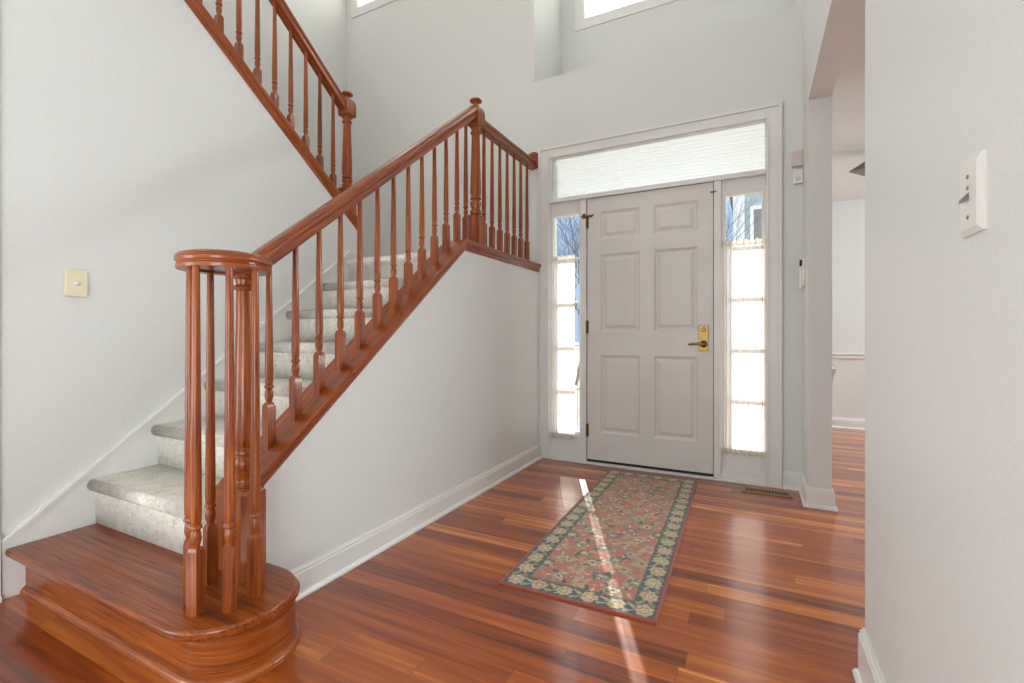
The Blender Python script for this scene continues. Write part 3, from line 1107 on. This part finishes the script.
# ------------------------------------------------------------------ runner rug
def rug():
    W_, L_ = 0.611, 1.762
    nx, ny = 154, 440
    u = np.linspace(0, W_, nx)[None, :].repeat(ny, 0)
    v = np.linspace(0, L_, ny)[:, None].repeat(nx, 1)
    rs = np.random.RandomState(4)
    col = np.zeros((ny, nx, 3))
    L3 = lambda *c: np.array(lin(*c)[:3])
    red, rust, teal, navy = L3(150, 78, 66), L3(180, 110, 92), L3(66, 84, 86), L3(50, 62, 70)
    cream, tan, olive, sage, pink = L3(206, 192, 158), L3(184, 164, 126), L3(136, 130, 96), L3(156, 152, 122), L3(192, 138, 118)
    du, dv = np.minimum(u, W_ - u), np.minimum(v, L_ - v)
    d = np.minimum(du, dv)
    # wavering outline keeps the weave from looking ruled
    d = d + 0.0012 * np.sin(u * 190) * np.sin(v * 170)
    u0, v0 = u, v
    u = u0 + 0.0030 * np.sin(v0 * 83 + 1.3 * np.sin(u0 * 61)) + 0.0018 * np.sin(v0 * 211 + u0 * 97)
    v = v0 + 0.0030 * np.sin(u0 * 89 + 1.1 * np.sin(v0 * 57)) + 0.0018 * np.sin(u0 * 187 - v0 * 143)
    col[:] = rust

    def put(mask, c):
        col[mask] = c

    def flower(cu, cv, r, rot, outer, inner, core, petals=8, depth=0.22, el=1.0):
        a = u - cu
        b = (v - cv) / el
        rr = np.hypot(a, b)
        th = np.arctan2(b, a) + rot
        edge = r * (1 - depth + depth * np.cos(petals * th))
        put(rr < edge, outer)
        put(rr < edge * 0.66, inner)
        put(rr < r * 0.26, core)

    def leaf(cu, cv, ln, wd, rot, c):
        a = (u - cu) * math.cos(rot) + (v - cv) * math.sin(rot)
        b = -(u - cu) * math.sin(rot) + (v - cv) * math.cos(rot)
        put((a / ln) ** 2 + (b / wd) ** 2 * np.maximum(0.35, 1.0 + 0.9 * a / ln) < 1, c)
    # field: vines, then rows of palmettes and leaves
    for k in range(5):
        cx = 0.13 + 0.088 * k
        vine = np.abs(u - (cx + 0.030 * np.sin(v * 21 + k * 1.7))) < 0.0032
        put(vine, sage)
    row = 0
    vv = 0.15
    while vv < L_ - 0.13:
        n = 3 if row % 2 == 0 else 4
        for k in range(n):
            cu = 0.125 + (W_ - 0.25) * (k + 0.5) / n if n == 3 else 0.115 + (W_ - 0.23) * k / 3
            cu += rs.uniform(-.012, .012)
            cv = vv + rs.uniform(-.012, .012)
            kind = rs.randint(4)
            for q in range(4):
                ang = q * PI / 2 + PI / 4 + rs.uniform(-.3, .3)
                leaf(cu + 0.040 * math.cos(ang), cv + 0.044 * math.sin(ang), 0.022, 0.0085, ang + rs.uniform(-.7, .7), [olive, sage, teal, tan][rs.randint(4)])
            pal = [(sage, tan, red), (olive, cream, teal), (tan, pink, olive), (teal, sage, cream)][kind]
            flower(cu, cv, rs.uniform(.032, .042), rs.uniform(0, 6), *pal, petals=rs.randint(6, 10), depth=.2, el=rs.uniform(.85, 1.25))
        vv += 0.083
        row += 1
    for _ in range(680):
        leaf(rs.uniform(.1, W_ - .1), rs.uniform(.1, L_ - .1), rs.uniform(.008, .014), .0045, rs.uniform(0, 6.3), [olive, sage, tan, cream, pink][rs.randint(5)])
    # border
    put(d < 0.098, navy)
    put(d < 0.095, olive)
    put(d < 0.092, teal)
    NB = 17
    for s in (0.052, W_ - 0.052):
        for k in range(NB):
            cv = 0.052 + (L_ - 0.104) * k / (NB - 1)
            big = k % 1 == 0
            flower(s, cv, 0.037, 0.3 + k, tan, cream, pink if k % 2 else sage, 7 + k % 3, .09, 1.15)
            flower(s, cv, 0.021, k, rust if k % 2 else olive, cream, tan, 6, .12, 1.15)
            if k < NB - 1:
                cm = cv + (L_ - 0.104) / (NB - 1) / 2
                leaf(s - 0.020, cm, .020, .008, 1.0, sage)
                leaf(s + 0.020, cm, .020, .008, 2.1, olive)
    for s in (0.052, L_ - 0.052):
        for k in range(1, 5):
            cu = 0.052 + (W_ - 0.104) * k / 5
            flower(cu, s, 0.037, 0.3 + k, tan, cream, pink if k % 2 else rust, 8, .09)
            flower(cu, s, 0.021, k, rust if k % 2 else olive, cream, tan, 6, .12)
        for k in range(5):
            cm = 0.052 + (W_ - 0.104) * (k + .5) / 5
            leaf(cm, s - 0.018, .02, .008, .5, sage)
            leaf(cm, s + 0.018, .02, .009, 2.6, tan)
    put(d < 0.016, navy)
    put(d < 0.012, red)
    col *= (1 + rs.uniform(-.13, .13, col.shape[:2]))[..., None]
    me = bpy.data.meshes.new('runner_rug')
    verts, faces = [], []
    H = 0.009
    for j in range(ny):
        for i in range(nx):
            e = min(i, nx - 1 - i, j, ny - 1 - j)
            verts.append((u0[j, i] - W_ / 2, v0[j, i] - L_ / 2, H - (0.003 if e == 0 else 0)))
    for j in range(ny - 1):
        for i in range(nx - 1):
            a = j * nx + i
            faces.append((a, a + 1, a + nx + 1, a + nx))
    rim = [i for i in range(nx)] + [j * nx + nx - 1 for j in range(1, ny)] + [(ny - 1) * nx + i for i in range(nx - 2, -1, -1)] + [j * nx for j in range(ny - 2, 0, -1)]
    st = len(verts)
    for k in rim:
        x, y, z = verts[k]
        verts.append((x, y, 0.0006))
    n = len(rim)
    for k in range(n):
        faces.append((rim[k], st + k, st + (k + 1) % n, rim[(k + 1) % n]))
    faces.append(tuple(st + k for k in range(n))[::-1])
    me.from_pydata(verts, [], faces)
    at = me.color_attributes.new('weave', 'FLOAT_COLOR', 'POINT')
    full = np.ones((len(verts), 4), dtype=np.float32)
    full[:nx * ny, :3] = np.clip(col.reshape(-1, 3), 0, 1)
    full[nx * ny:, :3] = red
    at.data.foreach_set('color', full.ravel())
    me.materials.append(M['rug'])
    o = bpy.data.objects.new('runner_rug', me)
    C.objects.link(o)
    o.location = (0.536, -1.0, 0)
    o.rotation_euler = (0, 0, math.radians(1.2))
    tag(o, 'faded red and teal oriental runner rug with floral border in front of the door', 'rug')


rug()

# ------------------------------------------------------------------ floor register
t = thing('floor_register', 'tan slotted metal floor register beside the front door', 'vent', (1.23, -0.145, 0))
X0, X1, Y0, Y1 = 1.090, 1.375, -0.205, -0.085
obj('frame', boxes((X0, X1, Y0, Y0 + 0.028, 0.0005, 0.006), (X0, X1, Y1 - 0.028, Y1, 0.0005, 0.006), (X0, X0 + 0.022, Y0 + 0.028, Y1 - 0.028, 0.0005, 0.006), (X1 - 0.022, X1, Y0 + 0.028, Y1 - 0.028, 0.0005, 0.006)), 'vent', t, bevel=0.0015)
bm = bmesh.new()
for i in range(14):
    x = X0 + 0.030 + i * (X1 - X0 - 0.06) / 13
    box(bm, x - 0.0022, x + 0.0022, Y0 + 0.028, Y1 - 0.028, 0.002, 0.005)
box(bm, X0 + 0.022, X1 - 0.022, (Y0 + Y1) / 2 - 0.002, (Y0 + Y1) / 2 + 0.002, 0.0018, 0.0045)
obj('louvres', bm, 'vent', t)
obj('slot_shade', boxes((X0 + 0.02, X1 - 0.02, Y0 + 0.026, Y1 - 0.026, 0.0004, 0.0014)), 'dark', t)  # thin dark plate on the floor gives the slots their shade

# ------------------------------------------------------------------ wall devices
t = thing('light_switch', 'white toggle light switch on the large right-hand wall', 'switch', (XR, -2.63, 1.197))
bm = bmesh.new()
ya, yb, za, zb = -2.668, -2.592, 1.142, 1.252
# plate with a wide chamfer
r0 = [(XR - 0.0002, y, z) for y, z in ((ya, za), (yb, za), (yb, zb), (ya, zb))]
r1 = [(XR - 0.004, y, z) for y, z in ((ya, za), (yb, za), (yb, zb), (ya, zb))]
r2_ = [(XR - 0.0085, y, z) for y, z in ((ya + .009, za + .009), (yb - .009, za + .009), (yb - .009, zb - .009), (ya + .009, zb - .009))]
vs = [[bm.verts.new(p) for p in r] for r in (r0, r1, r2_)]
for a, b in zip(vs, vs[1:]):
    for j in range(4):
        bm.faces.new((a[j], a[(j + 1) % 4], b[(j + 1) % 4], b[j]))
bm.faces.new(vs[0])
bm.faces.new(vs[-1])
pl = obj('cover_plate', bm, 'white', t)
bm = bmesh.new()
prism(bm, [(XR - 0.0085, 1.193), (XR - 0.0085, 1.203), (XR - 0.0175, 1.193), (XR - 0.0175, 1.1875)], 'y', -2.634, -2.626)
obj('toggle', bm, 'grey', t)
for z in (1.226, 1.210, 1.167):
    bm = bmesh.new()
    lathe(bm, [(0.0032, 0), (0.0032, 0.0012), (0.002, 0.0018)], seg=10)
    bmesh.ops.transform(bm, matrix=Matrix.Translation((XR - 0.0084, -2.630, z)) @ Matrix.Rotation(-PI / 2, 4, 'Y'), verts=bm.verts)
    obj('screw', bm, 'steel', t)

t = thing('dimmer_switch', 'ivory dimmer switch with round knob on the wall beside the stairs', 'switch', (XL, -2.612, 1.213))
o = obj('cover_plate', boxes((XL + 0.0005, XL + 0.014, -2.649, -2.575, 1.157, 1.270)), 'ivory', t, bevel=0.004)
bm = bmesh.new()
lathe(bm, [(0.0115, 0), (0.0115, 0.0015), (0.0062, 0.0022), (0.0055, 0.012), (0.0038, 0.014)], seg=18)
bmesh.ops.transform(bm, matrix=Matrix.Translation((XL + 0.0138, -2.612, 1.213)) @ Matrix.Rotation(PI / 2, 4, 'Y'), verts=bm.verts)
obj('knob', bm, 'white', t)

t = thing('door_chime', 'beige box high on the wall right of the door, the upper of two', 'door chime', (1.41, 0, 2.12))
obj('housing', boxes((1.380, 1.440, -0.034, -0.0005, 2.078, 2.182)), 'beige', t, bevel=0.004)
obj('lower_cover', boxes((1.379, 1.441, -0.038, -0.034, 2.080, 2.135)), 'beige', t, bevel=0.003)
t = thing('alarm_siren', 'small white box on the wall directly under the beige chime box', 'alarm box', (1.41, 0, 2.01))
obj('housing', boxes((1.387, 1.440, -0.030, -0.0005, 1.968, 2.058)), 'white', t, bevel=0.005)
obj('lens', boxes((1.398, 1.429, -0.032, -0.030, 1.984, 2.006)), 'beige', t, bevel=0.001)
t = thing('alarm_keypad', 'narrow white keypad on the short wall end right of the door', 'keypad', (XR, -0.07, 1.38))
obj('wall_plate', boxes((XR - 0.012, XR - 0.0005, -0.115, -0.030, 1.300, 1.475)), 'white', t, bevel=0.003)
obj('keypad_body', boxes((XR - 0.028, XR - 0.012, -0.095, -0.045, 1.285, 1.428)), 'white', t, bevel=0.004)
obj('display', boxes((XR - 0.024, XR - 0.012, -0.095, -0.05, 1.434, 1.470)), 'dark', t, bevel=0.003)

# ------------------------------------------------------------------ dining room lamp
t = thing('pendant_lamp', 'cone-shaped metal pendant lamp hanging in the dining room', 'lamp', (2.06, 1.0, 2.29))
px, py = 2.07, 1.02
bm = bmesh.new()
lathe(bm, [(0.24, 2.285), (0.24, 2.291), (0.03, 2.425), (0.025, 2.42), (0.232, 2.287)], px, py, 4, close=False)
for f in bm.faces:
    f.smooth = False
bmesh.ops.rotate(bm, verts=bm.verts, cent=(px, py, 0), matrix=Matrix.Rotation(math.radians(8), 3, 'Z'))
obj('lamp_shade', bm, 'lampg', t)
bm = bmesh.new()
lathe(bm, [(0.012, 2.34), (0.028, 2.418), (0.055, 2.426), (0.058, 2.4395)], px, py, 20)
obj('canopy', bm, 'lampg', t)
bm = bmesh.new()
lathe(bm, [(0.004, 2.285), (0.03, 2.295), (0.038, 2.315), (0.02, 2.345), (0.012, 2.35)], px, py, 16)
obj('bulb', bm, 'white', t)

# ------------------------------------------------------------------ outside
struct('ground_outside', boxes((-60, 60, 0.16, 90, -0.55, -0.40)), 'grass')
struct('porch_slab', boxes((-1.5, 1.44, 0.16, 2.4, -0.40, -0.03)), 'concrete')


def tree(x, y, h, seed, label):
    rnd = random.Random(seed)
    bm = bmesh.new()

    def grow(p, d, ln, r, lv):
        pts, rr = [p], [r]
        q = Vector(p)
        n = 4
        for i in range(n):
            d = (d + Vector((rnd.uniform(-.16, .16), rnd.uniform(-.16, .16), rnd.uniform(-.02, .12)))).normalized()
            q = q + d * ln / n
            pts.append(tuple(q))
            rr.append(r * (1 - 0.42 * (i + 1) / n))
            if lv < 4 and i >= (1 if lv == 0 else 0):
                for _ in range(2 if lv < 3 else 1):
                    a = rnd.uniform(0, 2 * PI)
                    side = Vector((math.cos(a), math.sin(a), rnd.uniform(.35, .9)))
                    grow(tuple(q), (d * 0.55 + side * 0.75).normalized(), ln * rnd.uniform(.42, .62), rr[-1] * .55, lv + 1)
        tube(bm, pts, rr, 6 if lv < 2 else 4)
    grow((x, y, -0.42), Vector((0, 0, 1)), h, h * 0.013, 0)
    tag(obj('bare_tree', bm, 'bark'), label, 'tree', 'bare trees outside the front door')


tree(-3.3, 9.2, 3.5, 2, 'bare branching tree seen through the left sidelight, nearer the door')
tree(-4.6, 13.5, 4.4, 8, 'bare branching tree seen through the left sidelight, standing farther back')
tree(0.35, 7.6, 2.9, 13, 'bare tree outside at the edge of the right sidelight view')

t = thing('neighbour_house', 'grey clapboard house seen through the right sidelight', 'house', (5.0, 12.5, -0.4))
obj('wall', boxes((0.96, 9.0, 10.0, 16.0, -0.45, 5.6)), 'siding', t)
obj('corner_board', boxes((0.70, 0.97, 9.94, 10.06, -0.45, 5.6)), 'extwhite', t)
bm = bmesh.new()
prism(bm, [(9.5, 5.55), (13.0, 8.2), (16.5, 5.55), (16.5, 5.4), (9.5, 5.4)], 'x', 0.5, 9.5)
obj('roof', bm, 'roof', t)
f = obj('window', boxes((1.10, 2.2, 9.94, 10.01, 3.0, 3.1), (1.10, 2.2, 9.94, 10.01, 4.2, 4.3), (1.10, 1.18, 9.94, 10.01, 3.1, 4.2), (2.1, 2.2, 9.94, 10.01, 3.1, 4.2)), 'extwhite', t)
obj('pane', boxes((1.18, 2.1, 9.97, 10.0, 3.1, 4.2)), 'lampg', f)
